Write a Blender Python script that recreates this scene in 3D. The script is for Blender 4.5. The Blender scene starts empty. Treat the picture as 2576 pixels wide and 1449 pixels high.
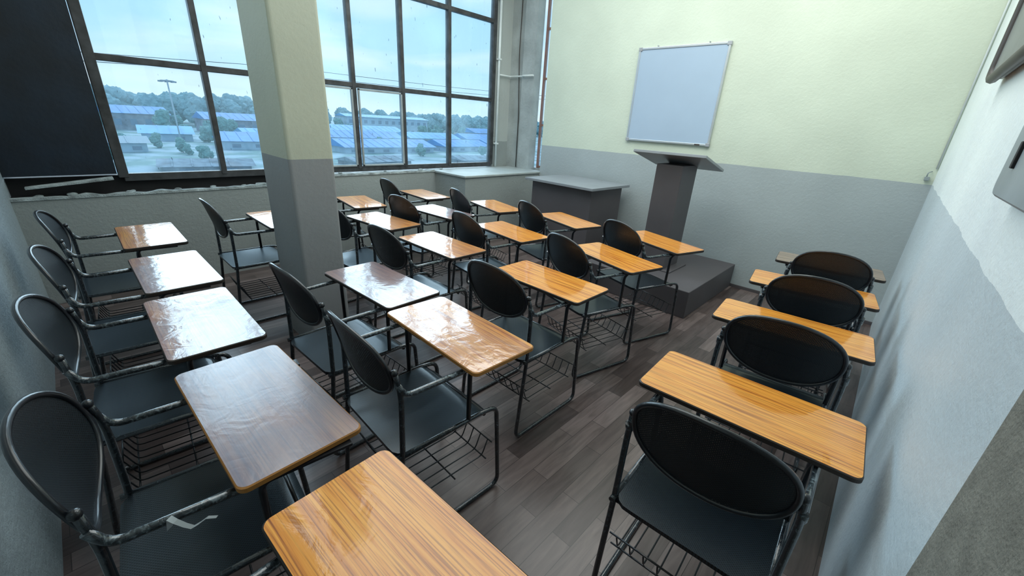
import bpy, bmesh, math, random
from mathutils import Vector, Matrix, noise
random.seed(4)
scene=bpy.context.scene
COL=scene.collection
# ---------------------------------------------------------------- materials
def new_mat(name):
    m=bpy.data.materials.new(name); m.use_nodes=True
    nt=m.node_tree; return m,nt,nt.nodes['Principled BSDF']
def N(nt,t,**k):
    n=nt.nodes.new(t)
    for a,b in k.items(): setattr(n,a,b)
    return n
def L(nt,a,b): nt.links.new(a,b)
def ramp(nt,stops,interp='LINEAR'):
    r=nt.nodes.new('ShaderNodeValToRGB'); r.color_ramp.interpolation=interp
    e=r.color_ramp.elements
    while len(e)<len(stops): e.new(0.5)
    for i,(p,c) in enumerate(stops):
        e[i].position=p; e[i].color=(c[0],c[1],c[2],1)
    return r
def add_bump(nt,b,src,strength,dist):
    bp=N(nt,'ShaderNodeBump'); bp.inputs['Strength'].default_value=strength; bp.inputs['Distance'].default_value=dist
    L(nt,src,bp.inputs['Height']); L(nt,bp.outputs[0],b.inputs['Normal']); return bp
def plain(name,col,rough=0.5,metal=0.0,var=0.12,scale=6,bump=0.0,coat=0,col2=None):
    m,nt,b=new_mat(name)
    tc=N(nt,'ShaderNodeTexCoord'); ns=N(nt,'ShaderNodeTexNoise'); ns.inputs['Scale'].default_value=scale; ns.inputs['Detail'].default_value=5
    L(nt,tc.outputs['Object'],ns.inputs['Vector'])
    lo=[c*(1-var) for c in col]; hi=[min(1,c*(1+var)) for c in col]
    if col2: lo,hi=col,col2
    r=ramp(nt,[(0.3 if not col2 else .42,lo),(0.7 if not col2 else .60,hi)]); L(nt,ns.outputs['Fac'],r.inputs[0]); L(nt,r.outputs[0],b.inputs['Base Color'])
    b.inputs['Roughness'].default_value=rough; b.inputs['Metallic'].default_value=metal
    b.inputs['Coat Weight'].default_value=coat
    if bump:
        n2=N(nt,'ShaderNodeTexNoise'); n2.inputs['Scale'].default_value=scale*8; n2.inputs['Detail'].default_value=6
        L(nt,tc.outputs['Object'],n2.inputs['Vector']); add_bump(nt,b,n2.outputs['Fac'],bump,0.01)
    return m
def wall_mat(name,upper,lower,zline=1.241,wob=0.008,bump=0.35,rough=.55):
    m,nt,b=new_mat(name)
    g=N(nt,'ShaderNodeNewGeometry'); sp=N(nt,'ShaderNodeSeparateXYZ'); L(nt,g.outputs['Position'],sp.inputs[0])
    wn=N(nt,'ShaderNodeTexNoise'); wn.inputs['Scale'].default_value=4; wn.inputs['Detail'].default_value=4; L(nt,g.outputs['Position'],wn.inputs['Vector'])
    mm=N(nt,'ShaderNodeMath',operation='MULTIPLY_ADD'); L(nt,wn.outputs['Fac'],mm.inputs[0]); mm.inputs[1].default_value=wob*2; mm.inputs[2].default_value=zline-wob
    gt=N(nt,'ShaderNodeMath',operation='GREATER_THAN'); L(nt,sp.outputs['Z'],gt.inputs[0]); L(nt,mm.outputs[0],gt.inputs[1])
    n1=N(nt,'ShaderNodeTexNoise'); n1.inputs['Scale'].default_value=1.7; n1.inputs['Detail'].default_value=7; L(nt,g.outputs['Position'],n1.inputs['Vector'])
    def pair(c): return ramp(nt,[(0.3,[v*0.92 for v in c]),(0.7,[min(1,v*1.05) for v in c])])
    ru=pair(upper); rl=pair(lower)
    L(nt,n1.outputs['Fac'],ru.inputs[0]); L(nt,n1.outputs['Fac'],rl.inputs[0])
    mx=N(nt,'ShaderNodeMix',data_type='RGBA'); L(nt,gt.outputs[0],mx.inputs[0]); L(nt,rl.outputs[0],mx.inputs[6]); L(nt,ru.outputs[0],mx.inputs[7])
    L(nt,mx.outputs[2],b.inputs['Base Color']); b.inputs['Roughness'].default_value=rough
    n2=N(nt,'ShaderNodeTexNoise'); n2.inputs['Scale'].default_value=38; n2.inputs['Detail'].default_value=8; n2.inputs['Roughness'].default_value=.65; L(nt,g.outputs['Position'],n2.inputs['Vector'])
    add_bump(nt,b,n2.outputs['Fac'],bump,0.012)
    return m
CREAM=(0.645,0.715,0.60); GREY=(0.41,0.465,0.48)
M_front=wall_mat('plaster_cream_grey',CREAM,GREY,bump=.24)
M_right=wall_mat('plaster_white_grey',(0.88,0.95,0.98),(0.58,0.66,0.71),wob=0.02,bump=0.45,rough=.4)
M_pillar=wall_mat('plaster_pillar',(0.57,0.60,0.48),(0.31,0.325,0.335),wob=0.003,bump=.2)
M_back=wall_mat('plaster_back',(0.7,0.74,0.70),(0.38,0.46,0.50),bump=0.7)
M_win=wall_mat('plaster_window_wall',(0.50,0.54,0.52),(0.33,0.365,0.36),bump=0.5)
M_ledge=plain('plaster_pale_sill',(0.40,0.46,0.47),0.75,var=.45,scale=14,bump=.9)
M_ledgetop=plain('grey_ledge_top',(0.40,0.45,0.45),0.6,var=.1,scale=5,bump=.2)
M_brown=plain('rough_olive_plaster',(0.19,0.185,0.16),0.9,var=.18,scale=20,bump=.5)
M_pier=plain('weathered_grey_plaster',(0.38,0.42,0.42),0.75,var=.18,scale=4,bump=.6)
M_ceil=plain('ceiling_paint',(0.75,0.77,0.74),0.8)
M_steel=plain('worn_steel_frame',(0.055,0.058,0.062),0.5,metal=.2,var=.45,scale=12)
M_casement=plain('grey_casement_paint',(0.32,0.37,0.39),0.5,var=.2)
M_black=plain('dark_teal_painted_panel',(0.003,0.010,0.021),0.55,var=.5,scale=4,bump=.2)
M_tube=plain('black_tube_steel',(0.009,0.012,0.017),0.3,var=.3,scale=20,coat=.3)
M_edge=plain('dark_tablet_edge',(0.03,0.022,0.018),0.5)
M_edge2=plain('wood_tablet_edge',(0.45,0.20,0.05),0.45)
M_desk=plain('grey_brown_laminate',(0.092,0.084,0.091),0.5,var=.10,scale=3)
M_desktop=plain('pale_grey_laminate',(0.25,0.275,0.30),0.35,var=.08)
M_alu=plain('aluminium_trim',(0.62,0.66,0.70),0.3,metal=.7,var=.05)
M_corner=plain('grey_plastic_corner',(0.35,0.37,0.40),0.4)
M_pipe=plain('white_pvc_pipe',(0.74,0.80,0.80),0.4,var=.1)
M_board=plain('white_board_surface',(0.41,0.525,0.665),0.22,var=.03,scale=2)
M_switch=plain('grey_switch_box',(0.28,0.32,0.35),0.4)
M_dark=plain('near_black_and_gap_shade',(0.01,0.01,0.012),0.7)  # near-black for small parts and for painted gap shade
M_chalk=plain('slate_panel',(0.14,0.15,0.16),0.35,var=.2)
M_rim=plain('brown_frame',(0.05,0.04,0.035),0.45)
def wood(name,c1,c2,c3,rough=.1,film=0.0,ior=1.6,sheen_col=(.19,.21,.28),bmp=.2,lo=.25):
    m,nt,b=new_mat(name)
    tc=N(nt,'ShaderNodeTexCoord'); oi=N(nt,'ShaderNodeObjectInfo')
    ad=N(nt,'ShaderNodeVectorMath',operation='ADD'); L(nt,tc.outputs['Object'],ad.inputs[0])
    cb=N(nt,'ShaderNodeCombineXYZ'); mu=N(nt,'ShaderNodeMath',operation='MULTIPLY'); mu.inputs[1].default_value=13; L(nt,oi.outputs['Random'],mu.inputs[0])
    for i in range(3): L(nt,mu.outputs[0],cb.inputs[i])
    L(nt,cb.outputs[0],ad.inputs[1])
    mp=N(nt,'ShaderNodeMapping'); mp.inputs['Scale'].default_value=(1.3,30,30); L(nt,ad.outputs[0],mp.inputs['Vector'])
    n1=N(nt,'ShaderNodeTexNoise'); n1.inputs['Scale'].default_value=2.0; n1.inputs['Detail'].default_value=7; n1.inputs['Roughness'].default_value=.6; n1.inputs['Distortion'].default_value=.9; L(nt,mp.outputs[0],n1.inputs['Vector'])
    mp2=N(nt,'ShaderNodeMapping'); mp2.inputs['Scale'].default_value=(2.5,170,170); L(nt,ad.outputs[0],mp2.inputs['Vector'])
    n2=N(nt,'ShaderNodeTexNoise'); n2.inputs['Scale'].default_value=1.5; n2.inputs['Detail'].default_value=4; L(nt,mp2.outputs[0],n2.inputs['Vector'])
    r=ramp(nt,[(0.30,c3),(0.45,c2),(0.60,c1)]); L(nt,n1.outputs['Fac'],r.inputs[0])
    r2=ramp(nt,[(0.38,(.42,.30,.22)),(0.50,(1,1,1))]); L(nt,n2.outputs['Fac'],r2.inputs[0])
    mx=N(nt,'ShaderNodeMix',data_type='RGBA',blend_type='MULTIPLY'); mx.inputs[0].default_value=.75
    L(nt,r.outputs[0],mx.inputs[6]); L(nt,r2.outputs[0],mx.inputs[7])
    last=mx.outputs[2]
    n3=N(nt,'ShaderNodeTexNoise'); n3.inputs['Scale'].default_value=15 if film else 8; n3.inputs['Detail'].default_value=6; n3.inputs['Distortion'].default_value=1.1; L(nt,ad.outputs[0],n3.inputs['Vector'])
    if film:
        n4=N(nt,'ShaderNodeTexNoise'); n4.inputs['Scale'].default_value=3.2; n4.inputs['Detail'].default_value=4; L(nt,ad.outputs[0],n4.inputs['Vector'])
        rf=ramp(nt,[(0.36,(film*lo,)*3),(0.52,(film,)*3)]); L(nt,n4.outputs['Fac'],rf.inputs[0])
        m2=N(nt,'ShaderNodeMix',data_type='RGBA'); L(nt,rf.outputs[0],m2.inputs[0]); L(nt,last,m2.inputs[6]); m2.inputs[7].default_value=(*sheen_col,1); last=m2.outputs[2]  # film tint also paints blue-grey window reflection into the wood colour
    L(nt,last,b.inputs['Base Color']); b.inputs['Roughness'].default_value=.4; b.inputs['Specular IOR Level'].default_value=.3
    b.inputs['Coat Weight'].default_value=1; b.inputs['Coat Roughness'].default_value=rough; b.inputs['Coat IOR'].default_value=ior
    bp=add_bump(nt,b,n3.outputs['Fac'],bmp,.004 if film else .006); L(nt,bp.outputs[0],b.inputs['Coat Normal'])
    return m
W1,W2,W3=(0.88,0.385,0.055),(0.76,0.28,0.030),(0.46,0.125,0.014)
X1,X2,X3=(0.52,0.23,0.085),(0.40,0.14,0.045),(0.24,0.07,0.025)
M_wood=wood('varnished_golden_wood',W1,W2,W3,.07,0,1.5)
M_wood_film_sheen=wood('film_wood_painted_sheen',X1,X2,X3,.10,.55,2.0,sheen_col=(.17,.21,.29),bmp=.38)
M_wood_grey_sheen=wood('film_wood_heavy_painted_sheen',X1,X2,X3,.20,.74,1.8,sheen_col=(.165,.18,.255),bmp=.2,lo=.7)  # heavy grey-blue tint stands in for window light reflected off the film
M_wood_film_sheen2=wood('film_wood_faint_painted_sheen',W1,W2,W3,.07,.22,2.1,sheen_col=(.17,.21,.29),bmp=.32)
M_wood_dull=wood('dull_brown_wood',(0.34,0.24,0.16),(0.26,0.18,0.12),(0.16,0.11,0.08),.2)
def perf(name,axes,holes):
    m,nt,b=new_mat(name)
    tc=N(nt,'ShaderNodeTexCoord')
    s=1/0.0085
    def grid(off):
        mp=N(nt,'ShaderNodeVectorMath',operation='MULTIPLY_ADD'); L(nt,tc.outputs['Object'],mp.inputs[0])
        mp.inputs[1].default_value=[s*a for a in axes]; mp.inputs[2].default_value=[off*a+50*a for a in axes]
        fr=N(nt,'ShaderNodeVectorMath',operation='FRACTION'); L(nt,mp.outputs[0],fr.inputs[0])
        sb=N(nt,'ShaderNodeVectorMath',operation='SUBTRACT'); L(nt,fr.outputs[0],sb.inputs[0]); sb.inputs[1].default_value=[.5*a for a in axes]
        ln=N(nt,'ShaderNodeVectorMath',operation='LENGTH'); L(nt,sb.outputs[0],ln.inputs[0]); return ln.outputs['Value']
    mn=N(nt,'ShaderNodeMath',operation='MINIMUM'); L(nt,grid(0),mn.inputs[0]); L(nt,grid(.5),mn.inputs[1])
    lt=N(nt,'ShaderNodeMath',operation='LESS_THAN'); L(nt,mn.outputs[0],lt.inputs[0]); lt.inputs[1].default_value=.22
    mx=N(nt,'ShaderNodeMix',data_type='RGBA'); L(nt,lt.outputs[0],mx.inputs[0]); mx.inputs[6].default_value=(.011,.017,.023,1); mx.inputs[7].default_value=(.001,.0015,.002,1); L(nt,mx.outputs[2],b.inputs['Base Color'])
    b.inputs['Roughness'].default_value=.42; add_bump(nt,b,mn.outputs[0],.3,.002)
    if holes:
        b.inputs['Specular IOR Level'].default_value=.35
        l2=N(nt,'ShaderNodeMath',operation='LESS_THAN'); L(nt,mn.outputs[0],l2.inputs[0]); l2.inputs[1].default_value=.045
        tr=N(nt,'ShaderNodeBsdfTransparent'); ms=N(nt,'ShaderNodeMixShader'); L(nt,l2.outputs[0],ms.inputs[0]); L(nt,b.outputs[0],ms.inputs[1]); L(nt,tr.outputs[0],ms.inputs[2])
        L(nt,ms.outputs[0],nt.nodes['Material Output'].inputs['Surface'])
    else:
        b.inputs['Specular IOR Level'].default_value=.35
        b.inputs['Coat Weight'].default_value=.6; b.inputs['Coat Roughness'].default_value=.16; b.inputs['Coat IOR'].default_value=1.5; b.inputs['Coat Tint'].default_value=(.75,.9,1,1)
    return m
M_perfback=perf('perforated_black_back',(1,0,1),True)
M_perfseat=perf('perforated_black_seat',(1,1,0),False)
def wrapmat(name,p0,p1,p2):
    m,nt,b=new_mat(name)
    tc=N(nt,'ShaderNodeTexCoord'); n1=N(nt,'ShaderNodeTexNoise'); n1.inputs['Scale'].default_value=70; n1.inputs['Detail'].default_value=3; n1.inputs['Distortion'].default_value=1.0
    L(nt,tc.outputs['Object'],n1.inputs['Vector']); r=ramp(nt,[(p0,(.016,.022,.029)),(p1,(.05,.066,.076)),(p2,(.20,.25,.28))]); L(nt,n1.outputs['Fac'],r.inputs[0]); L(nt,r.outputs[0],b.inputs['Base Color'])  # palest noise stop paints the plastic wrap's glints into the base colour
    b.inputs['Roughness'].default_value=.2; b.inputs['Coat Weight'].default_value=.9; add_bump(nt,b,n1.outputs['Fac'],.45,.003); return m
M_wrap=wrapmat('plastic_wrap_painted_glints',.40,.56,.74)
M_wrap2=wrapmat('partial_wrap_painted_glints',.54,.68,.84)
m,nt,b=new_mat('clear_film'); M_film=m
b.inputs['Base Color'].default_value=(.75,.82,.85,1); b.inputs['Roughness'].default_value=.2; b.inputs['Alpha'].default_value=.5
# floor
m,nt,b=new_mat('vinyl_plank_floor'); M_floor=m
g=N(nt,'ShaderNodeNewGeometry'); mp=N(nt,'ShaderNodeMapping'); mp.inputs['Rotation'].default_value=(0,0,math.radians(90)); L(nt,g.outputs['Position'],mp.inputs['Vector'])
br=N(nt,'ShaderNodeTexBrick'); br.offset=.37; br.inputs['Scale'].default_value=1; br.inputs['Brick Width'].default_value=.50; br.inputs['Row Height'].default_value=.088; br.inputs['Mortar Size'].default_value=.0014; br.inputs['Mortar Smooth'].default_value=.2
br.inputs['Color1'].default_value=(0,0,0,1); br.inputs['Color2'].default_value=(1,1,1,1); br.inputs['Mortar'].default_value=(0,0,0,1); L(nt,mp.outputs[0],br.inputs['Vector'])
mp2=N(nt,'ShaderNodeMapping'); mp2.inputs['Scale'].default_value=(22,2.5,1); L(nt,g.outputs['Position'],mp2.inputs['Vector'])
n1=N(nt,'ShaderNodeTexNoise'); n1.inputs['Scale'].default_value=1.6; n1.inputs['Detail'].default_value=7; n1.inputs['Distortion'].default_value=.9; L(nt,mp2.outputs[0],n1.inputs['Vector'])
r1=ramp(nt,[(0.0,(.070,.052,.049)),(0.5,(.125,.096,.090)),(1,(.200,.160,.152))]); L(nt,br.outputs['Color'],r1.inputs[0])
r2=ramp(nt,[(0.3,(.66,.63,.63)),(0.7,(1.22,1.19,1.19))]); L(nt,n1.outputs['Fac'],r2.inputs[0])
mx=N(nt,'ShaderNodeMix',data_type='RGBA',blend_type='MULTIPLY'); mx.inputs[0].default_value=1; L(nt,r1.outputs[0],mx.inputs[6]); L(nt,r2.outputs[0],mx.inputs[7])
mo=N(nt,'ShaderNodeMix',data_type='RGBA'); L(nt,br.outputs['Fac'],mo.inputs[0]); L(nt,mx.outputs[2],mo.inputs[6]); mo.inputs[7].default_value=(.035,.026,.025,1)
L(nt,mo.outputs[2],b.inputs['Base Color']); b.inputs['Roughness'].default_value=.30; add_bump(nt,b,n1.outputs['Fac'],.1,.003)
# glass
m,nt,b=new_mat('window_glass'); M_glass=m
tr=N(nt,'ShaderNodeBsdfTransparent'); tr.inputs[0].default_value=(.95,.99,1,1); gl=N(nt,'ShaderNodeBsdfGlossy'); gl.inputs['Roughness'].default_value=.03
ms=N(nt,'ShaderNodeMixShader'); ms.inputs[0].default_value=.04
L(nt,tr.outputs[0],ms.inputs[1]); L(nt,gl.outputs[0],ms.inputs[2])
df=N(nt,'ShaderNodeBsdfTranslucent'); df.inputs[0].default_value=(.7,.9,1,1)
g=N(nt,'ShaderNodeNewGeometry')
n1=N(nt,'ShaderNodeTexNoise'); n1.inputs['Scale'].default_value=2.2; n1.inputs['Detail'].default_value=6; L(nt,g.outputs['Position'],n1.inputs['Vector'])
r=ramp(nt,[(0.45,(.04,.04,.04)),(0.8,(.15,.15,.15))]); L(nt,n1.outputs['Fac'],r.inputs[0])
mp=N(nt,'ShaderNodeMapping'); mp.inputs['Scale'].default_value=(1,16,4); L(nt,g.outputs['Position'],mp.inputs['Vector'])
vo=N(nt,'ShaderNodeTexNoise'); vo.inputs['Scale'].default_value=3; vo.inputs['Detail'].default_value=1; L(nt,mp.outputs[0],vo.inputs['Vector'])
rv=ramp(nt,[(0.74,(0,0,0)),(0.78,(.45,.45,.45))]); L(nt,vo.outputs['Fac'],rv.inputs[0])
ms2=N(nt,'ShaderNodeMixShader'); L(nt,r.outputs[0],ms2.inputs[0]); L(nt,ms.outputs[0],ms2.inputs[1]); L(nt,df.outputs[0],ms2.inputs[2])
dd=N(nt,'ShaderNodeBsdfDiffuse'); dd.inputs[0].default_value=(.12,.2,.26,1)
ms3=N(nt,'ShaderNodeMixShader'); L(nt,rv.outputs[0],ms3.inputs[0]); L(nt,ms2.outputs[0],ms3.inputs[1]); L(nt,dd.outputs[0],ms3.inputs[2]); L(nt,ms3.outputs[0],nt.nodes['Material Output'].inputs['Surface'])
# exterior, base colours paled and blued to paint in distance haze
M_ground=plain('scrub_ground',(0.15,0.28,0.27),0.9,scale=.12,col2=(0.36,0.47,0.53))
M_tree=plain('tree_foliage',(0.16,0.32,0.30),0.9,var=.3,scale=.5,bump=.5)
M_treefar=plain('tree_foliage_painted_haze',(0.24,0.40,0.43),0.9,var=.2,scale=.5,bump=.3)
M_blue=plain('blue_metal_roof',(0.018,0.24,0.58),0.55,var=.2,scale=.2)
M_blue2=plain('pale_blue_metal_roof',(0.06,0.36,0.66),0.55,var=.2,scale=.2)
M_bwall=plain('whitewashed_wall',(0.40,0.55,0.65),0.8,var=.12,scale=.4)
M_bold=plain('old_masonry_wall',(0.24,0.28,0.33),0.8,var=.3,scale=.4)
M_bwin=plain('dark_openings',(0.17,0.27,0.37),0.4)
M_concrete=plain('pale_concrete',(0.42,0.50,0.55),0.8)
M_rust=plain('rubble_grey',(0.22,0.28,0.33),0.9,var=.4,scale=.5)
# ---------------------------------------------------------------- mesh helpers
def link(o): COL.objects.link(o); return o
def obj(name,bm,mat,parent=None,smooth=False,kind=None):
    me=bpy.data.meshes.new(name); bmesh.ops.recalc_face_normals(bm,faces=bm.faces[:]); bm.to_mesh(me); bm.free()
    for mt in (mat if isinstance(mat,(list,tuple)) else [mat]): me.materials.append(mt)
    if smooth:
        for p in me.polygons: p.use_smooth=True
    o=bpy.data.objects.new(name,me); link(o)
    if parent: o.parent=parent
    if kind: o['kind']=kind
    return o
def bbox(bm,x0,x1,y0,y1,z0,z1,bev=0,mi=0):
    r=bmesh.ops.create_cube(bm,size=1); vs=r['verts']
    for v in vs: v.co=Vector(((x0+x1)/2+v.co.x*(x1-x0),(y0+y1)/2+v.co.y*(y1-y0),(z0+z1)/2+v.co.z*(z1-z0)))
    fs=set(f for v in vs for f in v.link_faces)
    for f in fs: f.material_index=mi
    if bev:
        es=list(set(e for v in vs for e in v.link_edges))
        bmesh.ops.bevel(bm,geom=es,offset=bev,segments=2,affect='EDGES',profile=.5)
def box(name,x0,x1,y0,y1,z0,z1,mat,bev=0,parent=None,kind=None):
    bm=bmesh.new(); bbox(bm,x0,x1,y0,y1,z0,z1,bev); return obj(name,bm,mat,parent,kind=kind)
def fillet(pts,rad,n=5,closed=False):
    pts=[Vector(p) for p in pts]; out=[]
    m=len(pts)
    for i,p in enumerate(pts):
        if not closed and (i==0 or i==m-1): out.append(p); continue
        a=pts[i-1]; c=pts[(i+1)%m]; da=(a-p); dc=(c-p)
        r=min(rad,da.length*.48,dc.length*.48); A=p+da.normalized()*r; C=p+dc.normalized()*r
        for k in range(n+1):
            t=k/n; out.append(A*(1-t)**2+p*2*t*(1-t)+C*t*t)
    return out
def tube(bm,pts,r,seg=8,closed=False,cap=True):
    pts=[Vector(p) for p in pts]; n=len(pts); rings=[]
    up=None
    for i,p in enumerate(pts):
        if closed: t=(pts[(i+1)%n]-pts[i-1])
        else: t=(pts[min(i+1,n-1)]-pts[max(i-1,0)])
        t.normalize()
        if up is None:
            up=Vector((0,0,1)) if abs(t.z)<.9 else Vector((1,0,0))
        u=(up-t*up.dot(t)).normalized(); up=u; w=t.cross(u)
        rings.append([bm.verts.new(p+(u*math.cos(a)+w*math.sin(a))*r) for a in [2*math.pi*k/seg for k in range(seg)]])
    m=n if closed else n-1
    for i in range(m):
        A=rings[i];B=rings[(i+1)%n]
        for k in range(seg):
            f=bm.faces.new((A[k],A[(k+1)%seg],B[(k+1)%seg],B[k])); f.smooth=True
    if cap and not closed:
        bm.faces.new(rings[0][::-1]); bm.faces.new(rings[-1])
def rrect(hx,hy,r,n=6):
    out=[]
    for cx,cy,a0 in ((hx-r,hy-r,0),(-hx+r,hy-r,90),(-hx+r,-hy+r,180),(hx-r,-hy+r,270)):
        for k in range(n+1):
            a=math.radians(a0+90*k/n); out.append((cx+r*math.cos(a),cy+r*math.sin(a)))
    return out
def slab(bm,outline,z0,z1,bev=.003,off=(0,0),topmat=0,sidemat=1):
    ox,oy=off
    def ring(s,z): 
        return [bm.verts.new((ox+x-s*(1 if x>0 else -1),oy+y-s*(1 if y>0 else -1),z)) for x,y in outline]
    rs=[ring(bev,z0),ring(0,z0+bev),ring(0,z1-bev),ring(bev,z1)]
    n=len(outline)
    for a,b in zip(rs,rs[1:]):
        for k in range(n):
            f=bm.faces.new((a[k],a[(k+1)%n],b[(k+1)%n],b[k])); f.material_index=sidemat
    f=bm.faces.new(rs[-1]); f.material_index=topmat
    f=bm.faces.new(rs[0][::-1]); f.material_index=sidemat
def struct(o): o['kind']='structure'; return o
# ---------------------------------------------------------------- room
H=3.6
XW=-4.5; XG=-4.66; YB=-0.335; YF=4.68
struct(box('floor',-5.0,0.5,YB-.2,5.2,-.1,0,M_floor))
struct(box('ceiling',-5.0,0.5,YB-.2,5.2,H,H+.1,M_ceil))
struct(box('wall_front',-3.89,0.5,YF,YF+.2,0,H,M_front))
struct(box('wall_back',-5.0,0.5,YB-.2,YB,0,H,M_back))
bm=bmesh.new()
def xr(y): return 0.205-(y-.84)*0.0195
vs=[bm.verts.new(c) for c in [(xr(.84),.84,0),(xr(YF),YF,0),(.5,YF,0),(.5,.84,0)]]
f=bm.faces.new(vs); e=bmesh.ops.extrude_face_region(bm,geom=[f])
bmesh.ops.translate(bm,vec=(0,0,H),verts=[v for v in e['geom'] if isinstance(v,bmesh.types.BMVert)])
struct(obj('wall_right',bm,M_right))
struct(box('wall_side',.198,.5,YB,.84,0,H,M_brown))
bm=bmesh.new()
bbox(bm,XW-.3,XW,YB,1.70,0,.80)
bbox(bm,XW-.3,XW,1.70,4.7,0,.87)
bbox(bm,XW-.3,XW,YB,4.7,3.32,H)
bbox(bm,XG-.1,XG+.02,4.44,4.75,.87,H)
struct(obj('wall_window',bm,M_win))
def rough_lip(name,y0,y1,x0,x1,z0,z1,amp,seed):
    bm=bmesh.new(); n=int((y1-y0)/.035); prev=None
    for k in range(n+1):
        y=y0+(y1-y0)*k/n
        d=noise.noise(Vector((y*6,seed,0)))*amp; dz=noise.noise(Vector((y*9,seed,4)))*amp*.5
        r=[bm.verts.new(c) for c in ((x1,y,z0),(x1,y,z1+dz),(x0+d,y,z1+dz*1.3),(x0+d,y,z0))]
        if prev:
            for q in range(4): bm.faces.new((prev[q],prev[(q+1)%4],r[(q+1)%4],r[q]))
        else: bm.faces.new(r)
        prev=r
    bm.faces.new(prev[::-1]); return obj(name,bm,M_ledge,kind='structure')
rough_lip('trim_1',YB,1.70,XW-.05,XW+.008,.795,.814,.030,1)
box('sill_gap_shade',XG-.10,XW-.03,YB,1.70,.795,.806,M_dark,kind='structure')  # near-black strip paints the shade in the gap behind the sill lip
rough_lip('trim_2',1.70,3.28,XW-.10,XW+.010,.862,.882,.02,7)
box('trim_3',XW,-3.90,3.30,YF,0,.855,M_win,kind='structure')
box('trim_4',XW-.1,-3.88,3.28,YF+.1,.855,.880,M_ledgetop,bev=.005,kind='structure')
bm=bmesh.new(); bbox(bm,-4.80,-4.36,4.75,4.86,0,H); bbox(bm,-4.36,-4.14,4.70,4.84,0,H)
bbox(bm,-4.80,-3.7,4.88,5.0,0,.9)
struct(obj('wall_recess',bm,M_pier))
box('wall_panel',XG-.1,XG+.06,YB,.26,.95,H,M_black,kind='structure')
box('frame_gap_shade',XG-.12,XG-.02,YB,1.68,.80,.93,M_dark,kind='structure')  # near-black box paints the shade in the gap under the window frame
def single(name,bm,mat,label,cat,smooth=False):
    o=obj(name,bm,mat,smooth=smooth); o['label']=label; o['category']=cat; return o
bm=bmesh.new(); bbox(bm,-.030,.030,-.22,.26,-.009,.009,.003)
for v in bm.verts: v.co.z+=noise.noise(v.co*25)*.006; v.co.x+=noise.noise(v.co*15+Vector((3,0,0)))*.012
bmesh.ops.rotate(bm,cent=(0,0,0),matrix=Matrix.Rotation(math.radians(6),3,'X'),verts=bm.verts[:]); bmesh.ops.translate(bm,vec=(XG+.10,-.03,.897),verts=bm.verts[:])
single('loose_batten',bm,M_ledge,'chipped white wooden batten lying loose under the dark panel','batten')
def chunk(x,y,z,s,seed,sx=1.0):
    bm=bmesh.new(); r=bmesh.ops.create_icosphere(bm,subdivisions=2,radius=s)
    for v in r['verts']:
        v.co*=1+.5*noise.noise(v.co*30+Vector((seed,0,0))); v.co.y*=sx; v.co.z*=.55; v.co+=Vector((x,y,z+s*.35))
    o=single('plaster_chunk',bm,M_ledge,'broken chunk of white plaster on the window sill','rubble'); o['group']='rubble on the window sill'
for k,(y,s,sx,x) in enumerate(((-.20,.020,1.5,-4.57),(-.02,.024,1.3,-4.58),(.30,.026,1.2,-4.53),(.33,.018,1.0,-4.59),(.62,.016,1.6,-4.58),(.88,.022,1.3,-4.57),(1.12,.017,1.4,-4.58),(1.26,.034,1.6,-4.55))):
    chunk(x,y,.806,s,k*3.1,sx)
for k,(y,s) in enumerate(((2.05,.016),(2.6,.014),(3.1,.02),(3.42,.016))): chunk(-4.54,y,.884,s,20+k*3.1,1.6)
bm=bmesh.new(); bbox(bm,-3.06,-2.587,.877,1.139,0,H)
es=[e for e in bm.edges if abs(e.verts[0].co.z-e.verts[1].co.z)>1]
bmesh.ops.bevel(bm,geom=es,offset=.018,segments=4,affect='EDGES',profile=.5)
struct(obj('wall_pillar',bm,M_pillar))
box('baseboard_front',-3.89,xr(YF)-.0,YF-.012,YF,0,.03,M_desk,kind='structure')
# ---------------------------------------------------------------- windows
def window(name,ymull,zs,x=XG):
    bm=bmesh.new()
    y0,y1=ymull[0],ymull[-1]
    for y in ymull:
        w=.032 if y in (y0,y1) else .022
        bbox(bm,x-.035,x+.035,y-w,y+w,zs[0],zs[-1],.004)
    for z in zs:
        w=.030 if z in (zs[0],zs[-1]) else .024
        bbox(bm,x-.03,x+.03,y0,y1,z-w,z+w,.004)
    fr=obj(name,bm,M_steel,kind='structure')
    bm=bmesh.new(); bbox(bm,x-.003,x+.003,y0,y1,zs[0],zs[-1])
    g=obj('glass_pane',bm,M_glass,fr); return fr
def casement(fr,y0,y1,z0,z1,x=XG):
    bm=bmesh.new(); t=.020
    for a in ((y0,y0+t,z0,z1),(y1-t,y1,z0,z1),(y0,y1,z0,z0+t),(y0,y1,z1-t,z1)):
        bbox(bm,x+.03,x+.05,a[0],a[1],a[2],a[3],.003)
    return obj('casement_frame',bm,M_casement,fr)
Z0=.915;ZT=1.79;ZT2=2.75
w1=window('window_1',[.30,1.0,1.66],[Z0,ZT,ZT2,3.3])
w2=window('window_2',[1.70,2.34,2.95,3.64,4.41],[Z0,ZT,ZT2,3.3])
casement(w2,1.74,2.31,Z0+.03,ZT-.03); casement(w2,2.37,2.92,Z0+.03,ZT-.03)
bm=bmesh.new(); 
for xx in (-4.12,-3.93): bbox(bm,xx-.012,xx+.012,4.88,4.92,.9,3.3)
for z in (.92,1.5,2.1,2.7,3.3): bbox(bm,-4.12,-3.93,4.885,4.915,z-.014,z+.014)
w3=obj('window_3',bm,plain('red_oxide_frame',(.30,.16,.13),.6),kind='structure')
bm=bmesh.new(); bbox(bm,-4.12,-3.93,4.898,4.902,.9,3.3); obj('glass_pane',bm,M_glass,w3)
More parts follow.
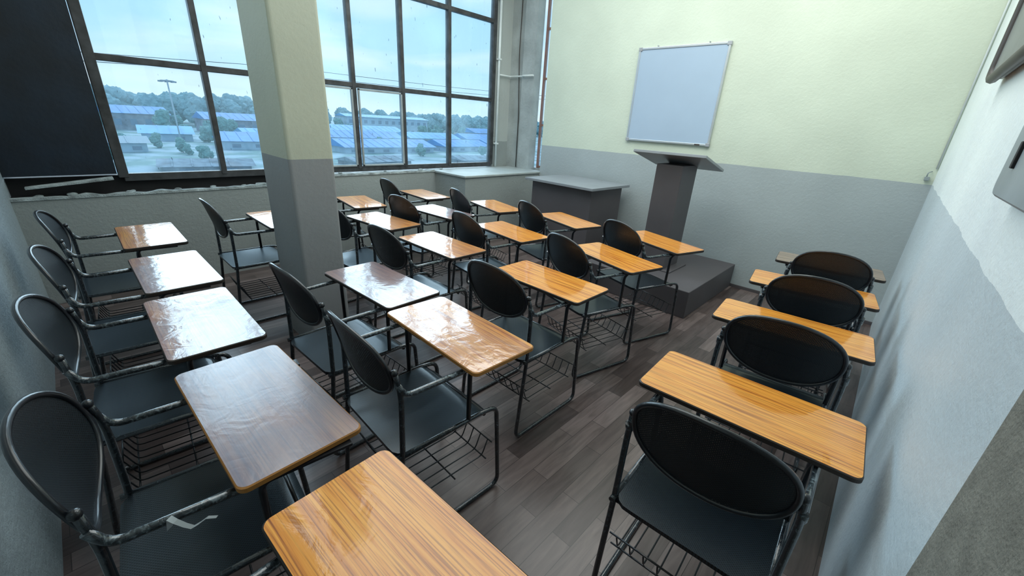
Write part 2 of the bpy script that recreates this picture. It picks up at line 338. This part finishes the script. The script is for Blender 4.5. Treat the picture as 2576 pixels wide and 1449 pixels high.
bm=bmesh.new(); tube(bm,[(XG+.06,4.475,.885),(XG+.06,4.475,3.58)],.017,10)
tube(bm,fillet([(XG+.06,4.475,2.12),(XG+.06,4.71,2.12),(-4.33,4.71,2.12),(-4.33,4.665,2.12),(-4.12,4.665,2.12)],.02),.011,8)
for z in (1.2,2.3,3.0): bbox(bm,XG+.02,XG+.085,4.45,4.50,z,z+.02)
single('wall_pipe',bm,M_pipe,'white plastic conduit running up beside the corner window','pipe')
bm=bmesh.new(); tube(bm,fillet([(-4.42,4.735,.89),(-4.42,4.735,1.6),(-4.47,4.735,2.4),(-4.45,4.735,3.58)],.1),.006,6)
single('hanging_cable',bm,M_rim,'thin dark cable running down the grey corner pier','cable')
# ---------------------------------------------------------------- chair prototype
def build_chair():
    root=bpy.data.objects.new('tablet_arm_chair',None); root.empty_display_size=.1; link(root)
    parts=[]
    bm=bmesh.new(); slab(bm,rrect(.304,.149,.022),.704,.722,.003)
    parts.append(obj('writing_tablet',bm,[M_wood,M_edge],root))
    bm=bmesh.new()
    nx,ny=14,14; grid=[]; SW=.205
    for j in range(ny+1):
        row=[]
        for i in range(nx+1):
            u=i/nx*2-1; v=j/ny*2-1
            x=SW*u; y=-.195+.205*v
            k=max(0,(abs(u)-.8)/.2); l=max(0,(abs(v)-.8)/.2)
            if k>0 and l>0:
                s=max(k,l)/math.hypot(k,l); x=math.copysign(SW*(.8+.2*k*s),u); y=-.195+math.copysign(.205*(.8+.2*l*s),v)
            z=.452-.010*(1-u*u)*(1-v*v)
            if v>.7: z-=.03*((v-.7)/.3)**2
            row.append(bm.verts.new((x,y,z)))
        grid.append(row)
    for j in range(ny):
        for i in range(nx): bm.faces.new((grid[j][i],grid[j][i+1],grid[j+1][i+1],grid[j+1][i]))
    e=bmesh.ops.extrude_face_region(bm,geom=bm.faces[:]); bmesh.ops.translate(bm,vec=(0,0,-.014),verts=[v for v in e['geom'] if isinstance(v,bmesh.types.BMVert)])
    so=obj('seat',bm,M_perfseat,root,smooth=True); parts.append(so)
    md=so.modifiers.new('edge','EDGE_SPLIT'); md.split_angle=math.radians(40)
    # broad, shallow-curved oval back, slightly squarer than an ellipse
    cz=.770; hw=.192; hh=.130
    def bpt(x,z): return (x,-.412-(z-.70)*.26+.032*(x/.20)**2,z)
    def sup(a,f):
        c,s=math.cos(a),math.sin(a); p=.88
        return (f*hw*math.copysign(abs(c)**p,c),cz+f*hh*math.copysign(abs(s)**p,s))
    bm=bmesh.new(); c=bm.verts.new(bpt(0,cz)); prev=None; nr,ns=6,48
    for q in range(1,nr+1):
        ring=[bm.verts.new(bpt(*sup(2*math.pi*k/ns,q/nr))) for k in range(ns)]
        for k in range(ns):
            if prev is None: bm.faces.new((c,ring[k],ring[(k+1)%ns]))
            else: bm.faces.new((prev[k],ring[k],ring[(k+1)%ns],prev[(k+1)%ns]))
        prev=ring
    bp=obj('backrest',bm,M_perfback,root,smooth=True); parts.append(bp)
    bm=bmesh.new(); tube(bm,[bpt(*sup(2*math.pi*k/48,1.01)) for k in range(48)],.0080,8,closed=True)
    parts.append(obj('backrest_rim',bm,M_tube,root))
    for s in (-1,1):
        x=s*.212
        bm=bmesh.new()
        tube(bm,fillet([(s*.202,-.39,.785),(x,-.375,.70),(x,-.380,.46),(x,-.425,.011),(x,.075,.011),(x,.045,.435),(x,-.03,.448),(x,-.40,.448)],.045),.0097,8)
        parts.append(obj('side_frame',bm,M_wrap2,root))
        bm=bmesh.new()
        tube(bm,fillet([(x*1.0,-.385,.735),(x*1.02,-.36,.687),(x*1.08,.09,.688)],.03),.0102,8)
        parts.append(obj('armrest',bm,M_wrap,root))
        bm=bmesh.new()
        tube(bm,fillet([(x,-.10,.445),(x*1.02,-.10,.66),(x*1.1,-.09,.69),(x*1.1,.09,.693)],.02),.009,8)
        bbox(bm,x*1.1-.02,x*1.1+.02,-.11,.11,.697,.704)
        parts.append(obj('tablet_support',bm,M_tube,root))
        bm=bmesh.new(); r=bmesh.ops.create_uvsphere(bm,u_segments=10,v_segments=6,radius=.0125)
        for v in r['verts']: v.co+=Vector((s*.203,-.389,.777))
        parts.append(obj('frame_plug',bm,M_tube,root,smooth=True))
    for y,z in ((-.38,.44),(-.02,.435)):
        bm=bmesh.new(); tube(bm,[(-.214,y,z),(.214,y,z)],.009,8)
        parts.append(obj('cross_bar',bm,M_tube,root))
    bm=bmesh.new(); r=.0028
    for k in range(9):
        xx=-.185+.37*k/8
        tube(bm,fillet([(xx,-.36,.27),(xx,-.33,.19),(xx,0,.19),(xx,.03,.26)],.02,3),r,5)
    for y,z in ((-.36,.27),(.03,.26),(-.33,.19),(-.16,.187),(0,.19)): tube(bm,[(-.21,y,z),(.21,y,z)],r*1.2,5)
    parts.append(obj('wire_rack',bm,M_tube,root))
    return root,parts
proto,pparts=build_chair()
Z3=(0,0,0)
chairs=[
 (-.455,.262,3,'',Z3),(-1.17,.231,1.8,'d',(.055,.03,-7)),(-1.87,.227,-.7,'f',(.02,.025,-4)),(-2.569,.252,0,'f',(.02,.02,-4)),(-3.387,.261,-.8,'g',(0,.02,-3)),
 (-3.45,1.04,0,'',Z3),(-1.154,.938,-1.9,'g',Z3),(-1.792,.961,2.3,'f',Z3),
 (-1.28,1.687,-.5,'',Z3),(-2.172,1.631,0,'g',Z3),(-2.979,1.66,5,'g',Z3),(-3.78,1.88,-8,'',Z3),
 (-1.286,2.384,-15,'',Z3),(-2.153,2.293,-7,'',Z3),(-3.02,2.27,3,'f',Z3),(-3.85,2.67,-4,'',Z3),
 (-1.27,3.05,-18,'',Z3),(-2.143,3.029,-15.8,'',Z3),(-2.953,2.91,-14,'',Z3),
 (-.17,1.33,3,'R',(-.012,0,0)),(-.20,2.11,5,'R',Z3),(-.235,2.82,8,'R',Z3),(-.24,3.48,7,'R4',Z3)]
def setup(o,i,c):
    x,y,t,tag,off=c
    o.location=(x+off[0],y+off[1],0); o.rotation_euler=(0,0,math.radians(t+off[2]))
    o['category']='chair'; o['group']='classroom tablet chairs'
    base='black metal chair with wood writing tablet'
    if tag=='f': base='black metal chair with film-covered wood writing tablet'
    if tag=='d': base='black metal chair with sheen-painted film-covered wood tablet'
    if i<5: lab=base+' by back wall'
    elif i in (15,11,18): lab=base+', near windows'
    elif i==5 or i==10: lab=base+', beside pillar'
    elif tag=='R': lab=base+', along bare side wall'
    elif tag=='R4': lab='black metal chair with dull brown tablet, by side wall'
    elif i in (16,17): lab=base+', facing lectern'
    else: lab=base
    o['label']=lab
for i,c in enumerate(chairs):
    if i==0: setup(proto,i,c); continue
    r=proto.copy(); link(r); setup(r,i,c)
    for p in pparts:
        q=p.copy(); q.parent=r; link(q)
        if p.name.startswith('writing_tablet'):
            a=math.radians(c[2]+c[4][2]); dx,dy=-c[4][0],-c[4][1]
            q.location=(dx*math.cos(a)+dy*math.sin(a),-dx*math.sin(a)+dy*math.cos(a),0); q.rotation_euler=(0,0,math.radians(-c[4][2]))
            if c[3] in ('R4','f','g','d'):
                q.data=q.data.copy(); q.data.materials[0]={'R4':M_wood_dull,'f':M_wood_film_sheen,'g':M_wood_film_sheen2,'d':M_wood_grey_sheen}[c[3]]
                if i in (1,6): q.data.materials[1]=M_edge2
                if c[3]=='R4': q['label']='dull brown wooden tablet'
                if c[3]=='f': q['label']='wooden tablet covered with crinkled clear film and painted sheen'
                if c[3]=='d': q['label']='wooden tablet with film and painted grey sheen'
# ---------------------------------------------------------------- lectern, platform, table, board
def root(name,loc,label,cat,rot=0):
    o=bpy.data.objects.new(name,None); o.empty_display_size=.2; link(o); o.location=loc; o.rotation_euler=(0,0,math.radians(rot)); o['label']=label; o['category']=cat; return o
o=box('platform',-2.15,-1.08,3.42,YF-.016,0,.25,M_desk,bev=.006); o['label']='low dark grey wooden step platform against the wall'; o['category']='platform'
lec=root('lectern',(-1.62,3.96,.25),'tall dark grey wooden lectern with sloped pale top','lectern')
box('column',-.125,.125,-.17,.17,.012,.985,M_desk,.003,lec)
box('base_plate',-.16,.21,-.2,.2,0,.012,M_desk,.003,lec)
bm=bmesh.new(); bbox(bm,-.335,.335,-.27,.27,-.012,.012,.003); bmesh.ops.rotate(bm,cent=(0,0,0),matrix=Matrix.Rotation(math.radians(-14),3,'X'),verts=bm.verts[:]); bmesh.ops.translate(bm,vec=(0,0,1.02),verts=bm.verts[:])
obj('sloped_top',bm,M_desktop,lec)
tb=root('teacher_table',(-2.90,4.18,0),'dark grey panelled table with pale grey top against the wall','table',-2)
box('table_top',-.50,.50,-.36,.40,.875,.905,M_desktop,.004,tb)
bm=bmesh.new(); bbox(bm,-.44,.44,-.28,-.255,.05,.875); bbox(bm,-.44,-.415,-.255,.33,.0,.875); bbox(bm,.415,.44,-.255,.33,0,.875); bbox(bm,-.415,.415,.305,.33,.4,.875); bbox(bm,-.415,.415,-.255,.305,.35,.37)
obj('table_body',bm,M_desk,tb)
wb=root('whiteboard',(-2.10,YF-.002,1.87),'square whiteboard with aluminium frame hung on the wall','whiteboard')
box('board_surface',-.465,.465,-.022,-.006,-.455,.455,M_board,0,wb)
bm=bmesh.new()
for a in ((-.478,.478,.455,.475),(-.478,.478,-.475,-.455),(-.478,-.458,-.46,.46),(.458,.478,-.46,.46)): bbox(bm,a[0],a[1],-.03,-.004,a[2],a[3],.003)
obj('board_frame',bm,M_alu,wb)
for sx in (-1,1):
    for sz in (-1,1):
        box('corner_cap',sx*.463-.02,sx*.463+.02,-.033,-.003,sz*.462-.018,sz*.462+.018,M_corner,.004,wb)
for x in (-.27,.27):
    bm=bmesh.new(); tube(bm,[(x,-.018,.472),(x,-.018,.486)],.004,8); tube(bm,[(x,-.004,.486),(x,-.026,.486)],.005,8); obj('hanging_nail',bm,M_corner,wb)
box('maker_tag',.33,.385,-.0325,-.03,-.472,-.458,M_rim,0,wb)
sw=root('switch_board',(xr(1.35)-.001,1.32,1.505),'grey plastic electrical switch board on the side wall','switchboard',1.1)
bm=bmesh.new(); slab(bm,rrect(.235,.095,.03),0,.040,.006,topmat=0,sidemat=0)
bmesh.ops.rotate(bm,cent=(0,0,0),matrix=Matrix.Rotation(math.radians(90),3,'X'),verts=bm.verts[:]); bmesh.ops.rotate(bm,cent=(0,0,0),matrix=Matrix.Rotation(math.radians(-90),3,'Z'),verts=bm.verts[:])
obj('switch_plate',bm,M_switch,sw)
for y in (-.12,.10): box('rocker_switch',-.046,-.038,y-.010,y+.010,-.028,.028,M_dark,.002,sw)
fp=root('framed_panel',(xr(2.2)-.002,2.15,2.17),'dark slate panel with rounded brown frame on side wall','panel',1.1)
bm=bmesh.new(); slab(bm,rrect(.86,.36,.05),0,.04,.004,topmat=0,sidemat=0)
bmesh.ops.rotate(bm,cent=(0,0,0),matrix=Matrix.Rotation(math.radians(90),3,'X'),verts=bm.verts[:]); bmesh.ops.rotate(bm,cent=(0,0,0),matrix=Matrix.Rotation(math.radians(-90),3,'Z'),verts=bm.verts[:])
obj('panel_face',bm,M_chalk,fp)
bm=bmesh.new(); tube(bm,[(-.035,y,z) for y,z in rrect(.86,.36,.06)],.02,8,closed=True); obj('panel_rim',bm,M_rim,fp)
bm=bmesh.new(); bbox(bm,.07,.10,YF-.035,YF-.001,1.27,1.30,.003); tube(bm,fillet([(.08,YF-.03,1.30),(.08,YF-.03,1.33),(.10,YF-.008,1.34)],.01),.004,6)
single('wall_bracket',bm,M_casement,'small grey metal bracket fixed in the wall corner','bracket')
bm=bmesh.new(); tube(bm,[(xr(YF)-.012,YF-.012,1.36),(xr(YF)-.012,YF-.012,3.58)],.006,6)
single('corner_cable',bm,M_pipe,'thin pale cable running up the wall corner','cable')
bm=bmesh.new(); pts=[(-.912,-.030,.672),(-.905,-.026,.706),(-.888,-.018,.7045),(-.878,-.006,.692),(-.872,.004,.683),(-.866,.016,.690),(-.858,.030,.702),(-.848,.045,.700)]
prev=None
for k,p in enumerate(pts):
    w=.004*(1-k/9)+.0015; a=bm.verts.new((p[0]-w*.5,p[1]+w,p[2])); b2=bm.verts.new((p[0]+w*.5,p[1]-w,p[2]-.002))
    if prev: bm.faces.new((prev[0],a,b2,prev[1]))
    prev=(a,b2)
single('plastic_film_strip',bm,M_film,'loose strip of clear packing film tied to an armrest','plastic film')
# ---------------------------------------------------------------- outside
GZ=-10.4
bm=bmesh.new(); n=50
gr=[[bm.verts.new((-12-((i/n)**2)*1100,-300+1600*j/n,GZ+noise.noise(Vector((i*.7,j*.9,0)))*.5)) for j in range(n+1)] for i in range(n+1)]
for i in range(n):
    for j in range(n): bm.faces.new((gr[i][j],gr[i+1][j],gr[i+1][j+1],gr[i][j+1]))
single('outdoor_ground',bm,M_ground,'scrubby open ground with patches of rubble and grass','ground')
occupied=[]
KX=1.22
def building(X,Y,wy,dx,h,rh,mw,mr,lab,rot=0,nwin=6,floors=1):
    X*=KX; Y*=KX
    occupied.append((X,Y,wy/2+1.5,dx/2+1.5))
    r=root('shed_building' if floors==1 else 'long_building',(X,Y,GZ-.3),lab,'building',rot)
    box('building_wall',-dx/2,dx/2,-wy/2,wy/2,0,h,mw,0,r)
    bm=bmesh.new(); o=.8
    A=[(-dx/2-o,-wy/2-o,h),(dx/2+o,-wy/2-o,h),(dx/2+o,wy/2+o,h),(-dx/2-o,wy/2+o,h)]
    v=[bm.verts.new(p) for p in A]; t=[bm.verts.new((0,-wy/2-o,h+rh)),bm.verts.new((0,wy/2+o,h+rh))]
    bm.faces.new((v[0],v[1],t[0])); bm.faces.new((v[1],v[2],t[1],t[0])); bm.faces.new((v[2],v[3],t[1])); bm.faces.new((v[3],v[0],t[0],t[1])); bm.faces.new(v[::-1])
    for k in range(int(wy/3)):
        y=-wy/2+3*k+1.5
        e=.12; q=[bm.verts.new(p) for p in ((dx/2+o,y-e,h+.12),(dx/2+o,y+e,h+.12),(0,y+e,h+rh+.12),(0,y-e,h+rh+.12))]; bm.faces.new(q)
    obj('building_roof',bm,mr,r)
    hf=h/floors; w0=None
    for fl in range(floors):
        for k in range(nwin):
            y=-wy/2+wy*(k+.5)/nwin; ww=min(1.1,wy/nwin*.22)
            if w0 is None:
                w0=box('building_window',dx/2-.05,dx/2+.06,-ww,ww,-hf*.18,hf*.18,M_bwin,0,r); w=w0
            else: w=w0.copy(); w.parent=r; link(w)
            w.location=(0,y,hf*(fl+.5))
OM='old masonry shed with blue metal roof'; WS='white shed with blue metal roof'
B=[(-208,21,20,17,6.8,3.0,M_bold,M_blue,OM,5),
 (-152,21,13,14,2.6,2.2,M_bwall,M_blue2,WS,-6),
 (-200,50,28,17,6.0,2.9,M_bold,M_blue,OM,4),
 (-126,35,18,15,2.6,2.3,M_bwall,M_blue,WS,-5),
 (-118,9,8,8,2.4,1.4,M_bwall,M_concrete,'small white hut with grey roof',0),
 (-154,46,16,13,2.6,2.1,M_bwall,M_blue2,WS,3),
 (-113,64,34,15,2.2,2.2,M_bwall,M_blue,WS,2),
 (-180,88,52,17,3.8,2.6,M_bwall,M_blue2,WS,2),
 (-147,75,32,16,2.8,2.5,M_bwall,M_blue,WS,-3),
 (-116,94,24,14,2.2,2.2,M_bwall,M_blue,WS,3),
 (-150,106,28,16,2.8,2.5,M_bwall,M_blue2,WS,-2),
 (-150,138,36,16,2.8,2.5,M_bwall,M_blue,WS,-3),
 (-118,117,24,15,2.2,2.3,M_bwall,M_blue,WS,0),
 (-188,178,46,17,4.4,2.8,M_bold,M_blue,OM,3),
 (-84,46,16,9,1.2,1.0,M_rust,M_rust,'low grey ruined shed',7),
 (-82,72,14,9,1.2,1.0,M_rust,M_rust,'low grey ruined shed',-6),
 (-84,16,14,9,1.2,1.0,M_rust,M_rust,'low grey ruined shed',-9)]
for bd in B: building(*bd[:9],rot=bd[9],nwin=max(2,int(bd[2]/5)))
building(-208,120,56,15,10.4,1.4,M_bwall,M_blue2,'long white two-storey building with pale blue roof',0,12,2)
def tree_mesh(seed,mat):
    rnd=random.Random(seed); bm=bmesh.new()
    for k in range(10):
        a=rnd.uniform(0,6.28); rr=rnd.uniform(0.5,2.8) if k else 0; c=Vector((rr*math.cos(a),rr*math.sin(a),rnd.uniform(4.0,10.0)-rr*.5)); R=rnd.uniform(1.8,2.8)
        r=bmesh.ops.create_icosphere(bm,subdivisions=3,radius=R)
        for v in r['verts']:
            d=noise.noise(v.co*.9+c)*.9+noise.noise(v.co*2.6+c)*.5; v.co=v.co*(1+d*.4)+c
    tube(bm,[(0,0,0),(.1,0,4),(0,.1,8)],.35,6)
    me=bpy.data.meshes.new('tree'); bm.to_mesh(me); bm.free(); me.materials.append(mat); return me
TM=[tree_mesh(s,M_tree) for s in (1,2,3)]; TF=[tree_mesh(s,M_treefar) for s in (4,5,6)]
placed=[]
def tree(x,y,s,grp='distant treeline'):
    R=5.4*s
    for a,b_,c in placed:
        if math.hypot(a-x,b_-y)<R+c: return False
    for a,b_,hy,hx in occupied:
        if abs(x-a)<hx+R and abs(y-b_)<hy+R: return False
    placed.append((x,y,R))
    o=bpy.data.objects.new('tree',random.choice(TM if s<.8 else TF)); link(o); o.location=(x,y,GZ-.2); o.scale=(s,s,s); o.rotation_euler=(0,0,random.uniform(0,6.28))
    o['label']='leafy green broadleaf tree beyond the sheds' if s>.6 else 'small leafy green tree growing between the sheds'; o['category']='tree'; o['group']=grp; return True
for row in range(5):
    for k in range(22):
        Y=2+17.4*k+row*6.9+random.uniform(-.5,.5); s=(1.44 if Y<140 else 1.24)+random.uniform(-.12,.12)+row*.03
        tree(-292-row*17.5,Y,s)
for k in range(520):
    X=random.uniform(-280,-112); Y=-X*random.uniform(.04,.98); tree(X,Y,random.uniform(.38,.78)*(.45 if X>-170 else 1),'trees among the sheds')
    if len(placed)>175: break
ml=root('high_mast_light',(-172,27.0,GZ-.2),'tall grey floodlight mast with ring of lamps','street light')
bm=bmesh.new(); tube(bm,[(0,0,0),(0,0,18.4)],.20,8); obj('mast_pole',bm,M_concrete,ml)
bm=bmesh.new(); tube(bm,[(1.6*math.cos(a),1.6*math.sin(a),18.0) for a in [k*math.pi/8 for k in range(16)]],.14,6,closed=True)
for k in range(4):
    a=k*math.pi/2; tube(bm,[(0,0,18.2),(1.6*math.cos(a),1.6*math.sin(a),18.0)],.08,5)
obj('lamp_ring',bm,M_rust,ml)
for k in range(8):
    a=k*math.pi/4; box('flood_lamp',1.9*math.cos(a)-.35,1.9*math.cos(a)+.35,1.9*math.sin(a)-.35,1.9*math.sin(a)+.35,17.6,18.0,M_rust,.05,ml)
for y in (14.2,72):
    bm=bmesh.new(); tube(bm,[(-40.25,y,GZ-.3),(-40.25,y,6.2)],.14,8)
    for z in (4.6,5.4): bbox(bm,-40.2,-40.08,y-.06,y+.06,z,z+.1)
    single('utility_pole',bm,M_concrete,'grey concrete utility pole carrying power lines','pole')
for z0,z1 in ((4.2,6.0),(4.7,6.4)):
    bm=bmesh.new(); pts=[]
    for a,b2,za,zb in ((-40,14.2,z0-1.2,z0),(14.2,72,z0,z1)):
        for k in range(21):
            t=k/20; pts.append((-40,a+(b2-a)*t,za+(zb-za)*t-1.0*4*t*(1-t)*.5))
    tube(bm,pts,.022,5,cap=False); single('power_line',bm,M_dark,'thin black overhead power line outside the windows','wire')
# ---------------------------------------------------------------- world
w=bpy.data.worlds.new('World'); scene.world=w; w.use_nodes=True; nt=w.node_tree; bg=nt.nodes['Background']
tc=N(nt,'ShaderNodeTexCoord'); sp=N(nt,'ShaderNodeSeparateXYZ'); L(nt,tc.outputs['Generated'],sp.inputs[0])
r=ramp(nt,[(0.0,(.60,.80,.93)),(0.12,(.42,.69,.92)),(0.6,(.28,.54,.88))]); L(nt,sp.outputs['Z'],r.inputs[0])
mp=N(nt,'ShaderNodeMapping'); mp.inputs['Scale'].default_value=(1.2,1.2,6); L(nt,tc.outputs['Generated'],mp.inputs['Vector'])
n1=N(nt,'ShaderNodeTexNoise'); n1.inputs['Scale'].default_value=1.9; n1.inputs['Detail'].default_value=6; n1.inputs['Distortion'].default_value=.5; L(nt,mp.outputs[0],n1.inputs['Vector'])
r2=ramp(nt,[(0.42,(0,0,0)),(0.64,(.9,.9,.9))]); L(nt,n1.outputs['Fac'],r2.inputs[0])
mx=N(nt,'ShaderNodeMix',data_type='RGBA'); L(nt,r2.outputs[0],mx.inputs[0]); L(nt,r.outputs[0],mx.inputs[6]); mx.inputs[7].default_value=(.72,.85,.94,1)
L(nt,mx.outputs[2],bg.inputs[0]); bg.inputs[1].default_value=1.05
# ---------------------------------------------------------------- lights
def sun(e,az,el,ang,col):
    l=bpy.data.lights.new('sun','SUN'); l.energy=e; l.angle=math.radians(ang); l.color=col
    o=bpy.data.objects.new('sun',l); link(o)
    d=-Vector((math.cos(az)*math.cos(el),math.sin(az)*math.cos(el),math.sin(el)))
    o.rotation_euler=d.to_track_quat('-Z','Y').to_euler(); return o
sun(3.4,math.radians(164),math.radians(22),60,(.70,.88,1))
def area(loc,tgt,sx,sy,e,col):
    l=bpy.data.lights.new('fill_light','AREA'); l.shape='RECTANGLE'; l.size=sx; l.size_y=sy; l.energy=e; l.color=col
    o=bpy.data.objects.new('fill_light',l); link(o); o.location=loc
    o.rotation_euler=(Vector(tgt)-Vector(loc)).to_track_quat('-Z','Y').to_euler(); return o
area((-2.3,2.4,3.5),(-2.3,2.4,0),3.6,3.4,100,(.94,1,.99))  # unseen fill light below the ceiling, added to brighten the room
area((-.9,3.0,3.45),(-.9,4.6,2.2),1.6,.5,15,(1,1,.88))  # unseen fill light, added to lift the front wall from above
# ---------------------------------------------------------------- camera
ps,ph,ro=map(math.radians,(42.503,22.021,3.495))
F=Vector((-math.sin(ps)*math.cos(ph),math.cos(ps)*math.cos(ph),-math.sin(ph)))
R0=Vector((math.cos(ps),math.sin(ps),0)); U0=R0.cross(F)
R=R0*math.cos(ro)+U0*math.sin(ro); U=-R0*math.sin(ro)+U0*math.cos(ro)
cd=bpy.data.cameras.new('camera'); cam=bpy.data.objects.new('camera',cd); link(cam)
cam.matrix_world=Matrix(((R.x,U.x,-F.x,0),(R.y,U.y,-F.y,0),(R.z,U.z,-F.z,1.5076),(0,0,0,1)))
cd.sensor_fit='HORIZONTAL'; cd.sensor_width=36; cd.lens=36*1025.8/2576; cd.clip_start=.02; cd.clip_end=3000
scene.camera=cam
scene.view_settings.view_transform='Standard'; scene.view_settings.look='None'; scene.view_settings.exposure=0.22
